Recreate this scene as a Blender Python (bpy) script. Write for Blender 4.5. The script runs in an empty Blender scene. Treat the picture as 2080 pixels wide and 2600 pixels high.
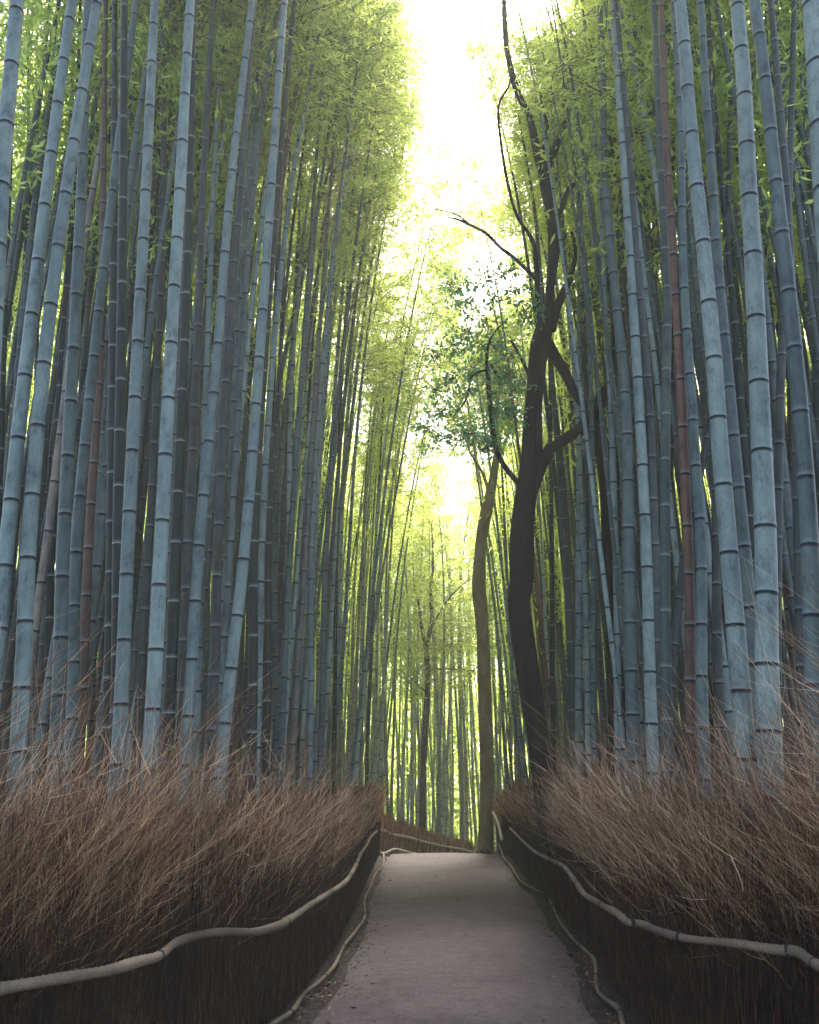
import bpy, math, random
import numpy as np
from mathutils import Vector

random.seed(7); rng = np.random.default_rng(11)
sc = bpy.context.scene

# ------------------------------------------------------------------ camera, sky, sun, exposure
W0, H0 = 2080.0, 2600.0
FPX = 1800/1725*2080
PITCH = math.atan((1690-1078)/1800); YAW = math.atan(48/1800*math.cos(PITCH))
EYE = 1.6
cam_d = bpy.data.cameras.new('camera'); cam = bpy.data.objects.new('camera', cam_d)
sc.collection.objects.link(cam); sc.camera = cam
cam_d.sensor_fit = 'HORIZONTAL'; cam_d.sensor_width = 36; cam_d.lens = 36*FPX/2080
cam_d.clip_end = 1000; cam_d.clip_start = .05
cam.location = (0, 0, EYE); cam.rotation_euler = (math.pi/2+PITCH, 0, YAW)

SUN_EL, SUN_AZ = math.radians(50), math.radians(7)     # azimuth east of +Y (down the path)
world = bpy.data.worlds.new('World'); sc.world = world; world.use_nodes = True
wn = world.node_tree.nodes; wl = world.node_tree.links
bgn = wn['Background']; sky = wn.new('ShaderNodeTexSky'); sky.sky_type = 'NISHITA'
sky.sun_disc = False; sky.sun_elevation = SUN_EL; sky.sun_rotation = SUN_AZ
sky.air_density = 1.0; sky.dust_density = 3.0
wl.new(sky.outputs[0], bgn.inputs[0]); bgn.inputs[1].default_value = 0.15
sl = bpy.data.lights.new('sun', 'SUN'); sun = bpy.data.objects.new('sun', sl)
sc.collection.objects.link(sun); sl.energy = 5.0; sl.angle = math.radians(10); sl.color = (1.0, .94, .84)
sun.rotation_euler = (-(math.pi/2-SUN_EL), 0, -SUN_AZ)

sc.view_settings.view_transform = 'Standard'; sc.view_settings.look = 'None'
sc.view_settings.gamma = 1; sc.view_settings.exposure = 2.2
sc.cycles.max_bounces = 6; sc.cycles.diffuse_bounces = 3; sc.cycles.glossy_bounces = 2
sc.cycles.transmission_bounces = 4; sc.cycles.volume_bounces = 1; sc.cycles.transparent_max_bounces = 4
sc.cycles.use_denoising = True; sc.cycles.sample_clamp_indirect = 6

# ------------------------------------------------------------------ helpers
C = sc.collection
def ray(px, py):
    x = (px-1040)/FPX; y = -(py-1300)/FPX
    fy = math.cos(PITCH)-y*math.sin(PITCH); up = math.sin(PITCH)+y*math.cos(PITCH)
    c, s = math.cos(YAW), math.sin(YAW)
    return np.array([x*c-fy*s, x*s+fy*c, up])
def atY(px, py, Y):
    r = ray(px, py); return r*(Y/r[1])+np.array([0, 0, EYE])
SL = .021
def onpath(px, py, h=0):
    r = ray(px, py); t = (EYE-h)/(SL*r[1]-r[2]); return r*t+np.array([0, 0, EYE])
def gz(x, y):
    y = np.asarray(y, float)
    a = SL*np.minimum(y, 21.5)
    b = -.12*np.clip(y-21.5, 0, 9.5)
    return a+b
def toimg(p):
    d = np.array(p)-np.array([0, 0, EYE]); c, s = math.cos(YAW), math.sin(YAW)
    x = d[0]*c+d[1]*s; fy = -d[0]*s+d[1]*c
    zc = fy*math.cos(PITCH)+d[2]*math.sin(PITCH); yc = -fy*math.sin(PITCH)+d[2]*math.cos(PITCH)
    return 1040+FPX*x/zc, 1300-FPX*yc/zc, zc

def mk(name, V, Fq, mat=None, parent=None, smooth=True, attrs=None, link=True):
    """mesh object from numpy verts and a face array (quads or tris)"""
    me = bpy.data.meshes.new(name); V = np.asarray(V, np.float32); Fq = np.asarray(Fq, np.int32)
    k = Fq.shape[1]; n = len(Fq)
    me.vertices.add(len(V)); me.vertices.foreach_set('co', V.ravel())
    me.loops.add(n*k); me.loops.foreach_set('vertex_index', Fq.ravel())
    me.polygons.add(n); me.polygons.foreach_set('loop_start', np.arange(0, n*k, k, dtype=np.int32))
    try: me.polygons.foreach_set('loop_total', np.full(n, k, np.int32))
    except Exception: pass
    me.polygons.foreach_set('use_smooth', np.full(n, smooth))
    me.update(calc_edges=True)
    for an, av in (attrs or {}).items():
        at = me.attributes.new(an, 'FLOAT', 'POINT'); at.data.foreach_set('value', np.asarray(av, np.float32))
    if mat: me.materials.append(mat)
    if not link: return me
    o = bpy.data.objects.new(name, me); C.objects.link(o)
    if parent: o.parent = parent
    return o
def tag(o, label=None, cat=None, group=None, kind=None):
    if label: o['label'] = label
    if cat: o['category'] = cat
    if group: o['group'] = group
    if kind: o['kind'] = kind
    return o
def empty(name, loc=(0, 0, 0)):
    o = bpy.data.objects.new(name, None); C.objects.link(o); o.location = [float(v) for v in loc]; o.empty_display_size = .1
    return o

def tubes(P, R, n=3):
    """many polylines at once. P (N,K,3), R (N,K) -> verts, quads"""
    N, K, _ = P.shape
    T = np.gradient(P, axis=1); T /= np.linalg.norm(T, axis=2, keepdims=True)+1e-9
    ref = np.where(np.abs(T[..., 2:3]) > .9, np.array([1., 0, 0]), np.array([0, 0, 1.]))
    A = np.cross(T, ref); A /= np.linalg.norm(A, axis=2, keepdims=True)+1e-9; B = np.cross(T, A)
    ang = np.arange(n)*2*math.pi/n
    V = P[:, :, None, :]+R[:, :, None, None]*(A[:, :, None, :]*np.cos(ang)[None, None, :, None]+B[:, :, None, :]*np.sin(ang)[None, None, :, None])
    idx = np.arange(N*K*n).reshape(N, K, n)
    a = idx[:, :-1, :]; b = idx[:, 1:, :]
    Q = np.stack([a, np.roll(a, -1, 2), np.roll(b, -1, 2), b], -1).reshape(-1, 4)
    return V.reshape(-1, 3), Q
def cat(parts):
    Vs, Qs, off = [], [], 0
    for V, Q in parts: Vs.append(V); Qs.append(Q+off); off += len(V)
    return np.concatenate(Vs), np.concatenate(Qs)
def catmull(P, m):
    P = np.asarray(P, float); n = len(P)
    E = np.vstack([2*P[0]-P[1], P, 2*P[-1]-P[-2]]); out = []
    for i in range(n-1):
        p0, p1, p2, p3 = E[i:i+4]
        for t in np.arange(m)/m:
            out.append(.5*((2*p1)+(-p0+p2)*t+(2*p0-5*p1+4*p2-p3)*t*t+(-p0+3*p1-3*p2+p3)*t**3))
    out.append(P[-1]); return np.array(out)
def frames(P):
    """parallel-transport frames so that one thick tube never twists"""
    T = np.gradient(P, axis=0); T /= np.linalg.norm(T, axis=1, keepdims=True)
    A = np.zeros_like(T); a = np.cross(T[0], [0, 1, 0.1]); a /= np.linalg.norm(a)
    for i in range(len(T)):
        a = a-T[i]*a.dot(T[i]); a /= np.linalg.norm(a); A[i] = a
    return T, A, np.cross(T, A)
def limb(P, R, n=14, rough=.06, seed=0):
    P = np.asarray(P); R = np.asarray(R); T, A, B = frames(P); K = len(P)
    ang = np.arange(n)*2*math.pi/n; r_ = np.random.default_rng(seed)
    ph = r_.uniform(0, 6.28, 3); s = np.cumsum(np.r_[0, np.linalg.norm(np.diff(P, axis=0), axis=1)])
    rr = R[:, None]*(1+rough*(np.sin(2*ang+ph[0]+s[:, None]*1.3)+.7*np.sin(3*ang+ph[1]-s[:, None]*2.1)+.5*np.sin(5*ang+ph[2]+s[:, None]*3)))
    V = P[:, None]+rr[..., None]*(A[:, None]*np.cos(ang)[None, :, None]+B[:, None]*np.sin(ang)[None, :, None])
    V = np.concatenate([V.reshape(-1, 3), P[-1:]]) ; idx = np.arange(K*n).reshape(K, n)
    a, b = idx[:-1], idx[1:]
    Q = np.stack([a, np.roll(a, -1, 1), np.roll(b, -1, 1), b], -1).reshape(-1, 4)
    cap = np.stack([idx[-1], np.roll(idx[-1], -1), np.full(n, K*n), np.full(n, K*n)], -1)
    return V, Q      # ends buried or tapered away

# ------------------------------------------------------------------ materials
def mat(name):
    m = bpy.data.materials.new(name); m.use_nodes = True; nt = m.node_tree
    return m, nt, nt.nodes['Principled BSDF'], nt.nodes, nt.links
def noise(N, L, vec, scale, detail=4, rough=.6):
    t = N.new('ShaderNodeTexNoise'); t.inputs['Scale'].default_value = scale; t.inputs['Detail'].default_value = detail
    t.inputs['Roughness'].default_value = rough
    if vec: L.new(vec, t.inputs['Vector'])
    return t
def ramp(N, L, src, stops):
    r = N.new('ShaderNodeValToRGB'); e = r.color_ramp.elements
    while len(e) < len(stops): e.new(.5)
    for k, (p, c) in enumerate(stops): e[k].position = p; e[k].color = (*c, 1)
    L.new(src, r.inputs[0]); return r
def mixc(N, L, a, b, fac, mode='MIX'):
    m = N.new('ShaderNodeMix'); m.data_type = 'RGBA'; m.blend_type = mode
    for s, v in ((m.inputs[6], a), (m.inputs[7], b), (m.inputs[0], fac)):
        if isinstance(v, (int, float)): s.default_value = v
        elif isinstance(v, tuple): s.default_value = (*v, 1)
        else: L.new(v, s)
    return m.outputs[2]
def mth(N, L, op, a, b=None, clamp=False):
    m = N.new('ShaderNodeMath'); m.operation = op; m.use_clamp = clamp
    for s, v in ((m.inputs[0], a), (m.inputs[1], b)):
        if v is None: continue
        if isinstance(v, (int, float)): s.default_value = v
        else: L.new(v, s)
    return m.outputs[0]
def mapping(N, L, coord, scale):
    tc = N.new('ShaderNodeTexCoord'); mp = N.new('ShaderNodeMapping'); mp.inputs['Scale'].default_value = scale
    L.new(tc.outputs[coord], mp.inputs[0]); return mp.outputs[0]
def bump(N, L, h, bs, s=.3, d=.01):
    b = N.new('ShaderNodeBump'); b.inputs['Strength'].default_value = s; b.inputs['Distance'].default_value = d
    L.new(h, b.inputs['Height']); L.new(b.outputs[0], bs.inputs['Normal'])

# bamboo culm: colour per object, dark or white ring by the object's alpha
m_culm, nt, bs, N, L = mat('bamboo_culm')
oi = N.new('ShaderNodeObjectInfo')
tc = N.new('ShaderNodeTexCoord'); ad = N.new('ShaderNodeVectorMath'); ad.operation = 'ADD'
sc_ = N.new('ShaderNodeVectorMath'); sc_.operation = 'SCALE'; sc_.inputs[3].default_value = 37.0
cmb = N.new('ShaderNodeCombineXYZ'); L.new(oi.outputs['Random'], cmb.inputs[0]); L.new(oi.outputs['Random'], cmb.inputs[1])
L.new(cmb.outputs[0], sc_.inputs[0]); L.new(tc.outputs['Object'], ad.inputs[0]); L.new(sc_.outputs[0], ad.inputs[1])
mpa = N.new('ShaderNodeMapping'); mpa.inputs['Scale'].default_value = (1, 1, .45); L.new(ad.outputs[0], mpa.inputs[0])
mpb = N.new('ShaderNodeMapping'); mpb.inputs['Scale'].default_value = (14, 14, .5); L.new(ad.outputs[0], mpb.inputs[0])
n1 = noise(N, L, mpa.outputs[0], 9, 8, .72); n2 = noise(N, L, mpb.outputs[0], 3.5, 4, .6); n3 = noise(N, L, mpa.outputs[0], 1.7, 3, .5)
n4 = noise(N, L, mpa.outputs[0], 60, 3, .7)
patch = ramp(N, L, n1.outputs[0], [(.36, (.38, .38, .42)), (.47, (.85, .85, .87)), (.55, (1, 1, 1)), (.70, (1.25, 1.22, 1.18))])
streak = ramp(N, L, n2.outputs[0], [(.3, (.82, .82, .84)), (.6, (1, 1, 1))])
big = ramp(N, L, n3.outputs[0], [(.3, (.58, .64, .68)), (.65, (1.15, 1.12, 1.06))])
grain = ramp(N, L, n4.outputs[0], [(.3, (.82, .82, .82)), (.65, (1.06, 1.06, 1.06))])
c = mixc(N, L, oi.outputs['Color'], patch.outputs[0], .85, 'MULTIPLY')
c = mixc(N, L, c, streak.outputs[0], .8, 'MULTIPLY'); c = mixc(N, L, c, big.outputs[0], .8, 'MULTIPLY'); c = mixc(N, L, c, grain.outputs[0], .8, 'MULTIPLY')
at = N.new('ShaderNodeAttribute'); at.attribute_name = 'ring'
al = oi.outputs['Alpha']
wfac = mth(N, L, 'MULTIPLY', mth(N, L, 'SUBTRACT', 1.0, al), mth(N, L, 'POWER', mth(N, L, 'MAXIMUM', at.outputs['Fac'], 0.0), 1.6), True)
dfac = mth(N, L, 'MULTIPLY', al, mth(N, L, 'MULTIPLY', at.outputs['Fac'], -1.0), True)
lfac = mth(N, L, 'MULTIPLY', mth(N, L, 'MULTIPLY', al, at.outputs['Fac'], True), .45, True)
c = mixc(N, L, c, (.26, .29, .28), wfac); c = mixc(N, L, c, (.004, .005, .008), dfac); c = mixc(N, L, c, (.24, .27, .28), lfac)
L.new(c, bs.inputs['Base Color']); bs.inputs['Roughness'].default_value = .5; bs.inputs['Specular IOR Level'].default_value = .16
bump(N, L, n1.outputs[0], bs, .35, .005)

def leafmat(name, ca, cb, trans, tfac=.5):
    m, nt, bs, N, L = mat(name)
    geo = N.new('ShaderNodeNewGeometry'); oi = N.new('ShaderNodeObjectInfo')
    r = ramp(N, L, geo.outputs['Random Per Island'], [(0, ca), (1, cb)])
    h = N.new('ShaderNodeHueSaturation'); L.new(r.outputs[0], h.inputs['Color'])
    L.new(mth(N, L, 'ADD', mth(N, L, 'MULTIPLY', oi.outputs['Random'], .07), .470), h.inputs['Hue'])
    L.new(mth(N, L, 'ADD', mth(N, L, 'MULTIPLY', oi.outputs['Random'], .5), .75), h.inputs['Value'])
    L.new(h.outputs[0], bs.inputs['Base Color']); bs.inputs['Roughness'].default_value = .5
    tr = N.new('ShaderNodeBsdfTranslucent'); mx = N.new('ShaderNodeMixShader'); mx.inputs[0].default_value = tfac
    tr2 = mixc(N, L, h.outputs[0], trans, .8); L.new(tr2, tr.inputs[0])
    L.new(bs.outputs[0], mx.inputs[1]); L.new(tr.outputs[0], mx.inputs[2])
    L.new(mx.outputs[0], nt.nodes['Material Output'].inputs[0]); return m
m_leaf = leafmat('bamboo_leaf', (.07, .13, .025), (.15, .23, .05), (.82, .92, .22), .68)
m_leafdark = leafmat('evergreen_leaf', (.025, .08, .04), (.09, .19, .08), (.16, .42, .12), .45)

def simple(name, stops, scale, vecscale=(1, 1, 1), rough=.8, bmp=.4, coord='Object', bd=.01, detail=6):
    m, nt, bs, N, L = mat(name); v = mapping(N, L, coord, vecscale); n = noise(N, L, v, scale, detail, .65)
    r = ramp(N, L, n.outputs[0], stops); L.new(r.outputs[0], bs.inputs['Base Color']); bs.inputs['Roughness'].default_value = rough
    bs.inputs['Specular IOR Level'].default_value = .25
    bump(N, L, n.outputs[0], bs, bmp, bd); return m
m_twig = simple('bamboo_twig', [(.3, (.06, .05, .03)), (.7, (.14, .12, .07))], 8)
m_bark = simple('dark_bark', [(.3, (.002, .0016, .0013)), (.55, (.006, .0045, .0038)), (.75, (.024, .016, .012))], 7, (1, 1, .3), .85, .9, bd=.03)
m_bark2 = simple('tan_bark', [(.3, (.14, .100, .052)), (.6, (.24, .18, .10)), (.8, (.36, .31, .22))], 5, (1, 1, .4), .85, .8, bd=.03)
m_bark3 = simple('grey_bark', [(.3, (.008, .008, .007)), (.7, (.03, .028, .02))], 6, (1, 1, .3), .85, .8, bd=.03)
m_core = simple('added_core_dark', [(.35, (.002, .0015, .0015)), (.65, (.008, .005, .004))], 30, (1, 1, .06), .95, 1.0, bd=.02)  # dark filling of the slabs added inside the fences

def brushmat(name, ca, cb, cc):
    m, nt, bs, N, L = mat(name); geo = N.new('ShaderNodeNewGeometry')
    r = ramp(N, L, geo.outputs['Random Per Island'], [(0, ca), (.55, cb), (1, cc)])
    v = mapping(N, L, 'Object', (1, 1, 1)); n = noise(N, L, v, 1.8, 4, .6)
    k = ramp(N, L, n.outputs[0], [(.35, (.55, .5, .5)), (.65, (1.2, 1.1, 1.0))])
    L.new(mixc(N, L, r.outputs[0], k.outputs[0], .8, 'MULTIPLY'), bs.inputs['Base Color']); bs.inputs['Roughness'].default_value = .75
    bs.inputs['Specular IOR Level'].default_value = .2; return m
m_stem = brushmat('brush_stem', (.004, .0022, .0016), (.026, .012, .007), (.16, .072, .038))
m_spray = brushmat('brush_spray', (.04, .015, .008), (.21, .088, .042), (1.0, .74, .44))

m_spray_lit = brushmat('brush_far_lit', (.10, .04, .018), (.34, .15, .065), (.75, .48, .26))  # lighter brush copy: light on the far fence put into its colour
m_rope, nt, bs, N, L = mat('hemp_rope')
v = mapping(N, L, 'Object', (1, 1, 1)); n = noise(N, L, v, 160, 4, .7); nn = noise(N, L, v, 2.2, 3, .5)
r = ramp(N, L, n.outputs[0], [(.3, (.085, .055, .036)), (.7, (.32, .245, .16))]); r2 = ramp(N, L, nn.outputs[0], [(.35, (.42, .36, .34)), (.65, (1.05, 1.05, 1))])
L.new(mixc(N, L, r.outputs[0], r2.outputs[0], .9, 'MULTIPLY'), bs.inputs['Base Color']); bs.inputs['Roughness'].default_value = .9
bump(N, L, n.outputs[0], bs, .7, .006)
m_rope2 = simple('lit_rope_pale_stick', [(.3, (.30, .23, .17)), (.7, (.66, .56, .44))], 40)  # pale stick colour; on the far ropes it is painted light
m_tie = simple('black_cord', [(.3, (.006, .005, .005)), (.7, (.02, .017, .015))], 60)

m_path, nt, bs, N, L = mat('path_asphalt')
v = mapping(N, L, 'Object', (1, 1, 1)); n1 = noise(N, L, v, 42, 8, .8); n2 = noise(N, L, v, 1.1, 8, .7); n3 = noise(N, L, v, 9, 8, .75)
vo = N.new('ShaderNodeTexVoronoi'); vo.inputs['Scale'].default_value = 170; L.new(v, vo.inputs['Vector'])
r = ramp(N, L, n2.outputs[0], [(.28, (.058, .044, .050)), (.5, (.094, .073, .078)), (.72, (.122, .096, .098))])
r1 = ramp(N, L, n1.outputs[0], [(.3, (.5, .5, .52)), (.7, (1.5, 1.48, 1.45))]); r3 = ramp(N, L, n3.outputs[0], [(.33, (.62, .60, .60)), (.52, (1.0, 1.0, 1.0)), (.7, (1.15, 1.14, 1.12))])
r4 = ramp(N, L, vo.outputs['Distance'], [(.0, (1.35, 1.33, 1.3)), (.35, (.95, .95, .95))])
c = mixc(N, L, r.outputs[0], r1.outputs[0], 1, 'MULTIPLY'); c = mixc(N, L, c, r3.outputs[0], 1, 'MULTIPLY'); c = mixc(N, L, c, r4.outputs[0], .7, 'MULTIPLY')
L.new(c, bs.inputs['Base Color']); bs.inputs['Roughness'].default_value = .8; bs.inputs['Specular IOR Level'].default_value = .12; bump(N, L, n1.outputs[0], bs, .8, .01)

m_dirt = simple('leaf_litter_soil', [(.3, (.010, .007, .006)), (.5, (.022, .015, .012)), (.7, (.05, .034, .027))], 22, rough=.95, bmp=1, bd=.03, detail=10)
m_litter = brushmat('dry_leaf', (.018, .010, .008), (.06, .036, .026), (.24, .17, .12))

# ------------------------------------------------------------------ ground and path
def grid(xs, ys, zf, name, m, dz=0):
    X, Y = np.meshgrid(xs, ys); Z = zf(X, Y)+dz; n, k = X.shape
    V = np.stack([X, Y, Z], -1).reshape(-1, 3); i = np.arange(n*k).reshape(n, k)
    Q = np.stack([i[:-1, :-1], i[:-1, 1:], i[1:, 1:], i[1:, :-1]], -1).reshape(-1, 4)
    return tag(mk(name, V, Q, m), kind='structure')
xs = np.r_[-300, -100, np.arange(-30, 31, 1.5), 100, 300]; ys = np.r_[-300, -60, -20, np.arange(-5, 45, .75), 60, 100, 300]
grid(xs, ys, lambda x, y: gz(x, np.maximum(y, -5))+np.where((np.abs(x) > 4), .05*np.sin(x*1.7)*np.cos(y*1.3), 0)-.01, 'ground', m_dirt)

LY = [-4, 2, 3, 4.38, 4.75, 5.2, 5.6, 5.85, 6.0, 6.3, 7, 7.8, 9.5, 12, 16, 21]; LX = [-3.6, -3.1, -2.7, -2.10, -1.80, -1.66, -1.64, -1.56, -1.38, -1.20, -1.08, -1.0, -.96, -.99, -1.1, -1.2]
RY = [-4, 2, 3, 4, 5.05, 5.35, 5.6, 5.75, 6, 6.4, 7, 8, 9, 12, 16, 20, 25]; RX = [3.6, 3.0, 2.7, 2.45, 2.2, 2.12, 1.90, 1.72, 1.58, 1.46, 1.41, 1.42, 1.53, 1.58, 1.62, 1.66, 1.74]
facL = lambda y: np.interp(y, LY, LX); facR = lambda y: np.interp(y, RY, RX)
py_ = np.r_[np.arange(-6, 21.6, .12), np.arange(21.6, 36, .2)]
bend = np.where(py_ > 21.5, .09*(py_-21.5)**1.6, 0)
wig = lambda y, a: .03*np.sin(y*1.3+a)+.014*np.sin(y*3.3+a*2)+.006*np.sin(y*7+a)
le = np.where(py_ < 21, np.maximum(facL(py_), -1.35)+.16+.10*np.exp(-((py_-7)/3)**2), -1.0)+wig(py_, 0)+bend
re = np.where(py_ < 22, np.minimum(facR(py_), 1.75)-.17-.10*np.exp(-((py_-7)/3)**2), 1.45)+wig(py_, 3)+bend
pv = []
NX = 13
for k in range(len(py_)):
    for j in range(NX):
        f = j/(NX-1); x = le[k]*(1-f)+re[k]*f; crown = .035*(1-(2*f-1)**2)
        pv.append((x, py_[k], float(gz(x, py_[k]))+.004+crown))
i = np.arange(len(py_)*NX).reshape(-1, NX)
tag(mk('path', np.array(pv), np.stack([i[:-1, :-1], i[:-1, 1:], i[1:, 1:], i[1:, :-1]], -1).reshape(-1, 4), m_path), kind='structure')

# dry leaf scraps along both edges and a few on the asphalt
n = 9500; side = rng.random(n) < .5; y = 5.2+rng.random(n)**1.6*16
off = np.abs(rng.normal(0, .17, n)); lx = np.where(side, facL(y)+.03+off, facR(y)-.03-off)
far = rng.random(n) < .05; lx = np.where(far, rng.uniform(-.8, 1.2, n), lx)
pc = np.stack([lx, y, gz(lx, y)+np.where(far, .045, .02)+rng.random(n)*.02], 1)
ang = rng.uniform(0, 6.28, n); ln = np.where(rng.random(n) < .06, rng.uniform(.022, .04, n), rng.uniform(.006, .022, n)); wd = ln*rng.uniform(.15, .4, n)
d1 = np.stack([np.cos(ang), np.sin(ang), rng.normal(0, .25, n)], 1)*ln[:, None]; d2 = np.stack([-np.sin(ang), np.cos(ang), rng.normal(0, .4, n)], 1)*wd[:, None]
V = np.stack([pc-d1, pc+d2, pc+d1, pc-d2], 1).reshape(-1, 3)
tag(mk('leaf_litter', V, np.arange(4*n).reshape(-1, 4), m_litter, smooth=False), 'dry leaf scraps and crumbs gathered along both edges of the path', 'leaf litter', kind='stuff')

# ------------------------------------------------------------------ brushwood fences
z6 = .603
def Lp(l, ox, oy, s=z6): return [(ox+a*s, oy+b*s) for a, b in l]
px_ll = Lp([(1050, 1560), (1120, 1493), (1200, 1440), (1250, 1370), (1330, 1305), (1390, 1240), (1430, 1160), (1480, 1100), (1520, 1040), (1520, 970), (1550, 910), (1570, 860), (1600, 830), (1607, 790), (1605, 775)], 0, 1700)
px_lu = Lp([(-160, 1370), (0, 1340), (200, 1305), (420, 1270), (560, 1230), (650, 1205), (720, 1150), (820, 1118), (920, 1105), (1050, 1105), (1150, 1080), (1220, 1040), (1300, 985), (1400, 925), (1450, 885), (1490, 820), (1510, 775), (1540, 735), (1550, 712), (1580, 682)], 0, 1700)
px_rl = Lp([(960, 1560), (930, 1493), (910, 1430), (850, 1385), (815, 1340), (805, 1230), (770, 1190), (710, 1135), (650, 1060), (620, 1000), (590, 945), (540, 925), (480, 890), (440, 830), (405, 790), (385, 740), (350, 725)], 1040, 1700)
px_ru = Lp([(1900, 1320), (1725, 1235), (1660, 1190), (1560, 1180), (1400, 1155), (1200, 1135), (1080, 1105), (990, 1070), (940, 1065), (890, 1025), (830, 995), (800, 975), (750, 945), (710, 890), (660, 830), (600, 800), (520, 755), (430, 670)], 1040, 1700)

def rope(name, P, rad, parent, lay=95.0, taper=None):
    P = catmull(P, 5)
    s = np.r_[0, np.cumsum(np.linalg.norm(np.diff(P, axis=0), axis=1))]; m = int(s[-1]/.0075)+2
    u = np.linspace(0, s[-1], m); P = np.stack([np.interp(u, s, P[:, k]) for k in range(3)], 1)
    T, A, B = frames(P); n = 14; ang = np.arange(n)*2*math.pi/n
    rr = rad*(np.interp(P[:, 1], [5.5, 8, 14, 22], [1, .86, .80, .90])*(1+.07*np.sin(u*3.1)+.06*np.sin(u*7.7+1)+.05*np.sin(u*17)))[:, None]*(1-.15*np.abs(np.cos(.5*ang[None]*2+u[:, None]*lay))**3)
    V = P[:, None]+rr[..., None]*(A[:, None]*np.cos(ang)[None, :, None]+B[:, None]*np.sin(ang)[None, :, None])
    idx = np.arange(m*n).reshape(m, n); a, b = idx[:-1], idx[1:]
    Q = np.stack([a, np.roll(a, -1, 1), np.roll(b, -1, 1), b], -1).reshape(-1, 4)
    o = mk(name, V.reshape(-1, 3), Q, m_rope, parent)
    return o, P, u
def ties(ro, P, u, at_, rad):
    for s in at_:
        k = int(np.argmin(abs(u-s))); seg = P[max(0, k-1):k+2]
        if len(seg) < 3: continue
        t = (seg[-1]-seg[0]); t /= np.linalg.norm(t); Q = np.array([seg[1]-t*.012, seg[1]-t*.006, seg[1]+t*.006, seg[1]+t*.012])
        V, F = tubes(Q[None], np.array([[rad*.9, rad*1.18, rad*1.18, rad*.9]]), 12)
        mk('tie', V, F, m_tie, ro)

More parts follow.
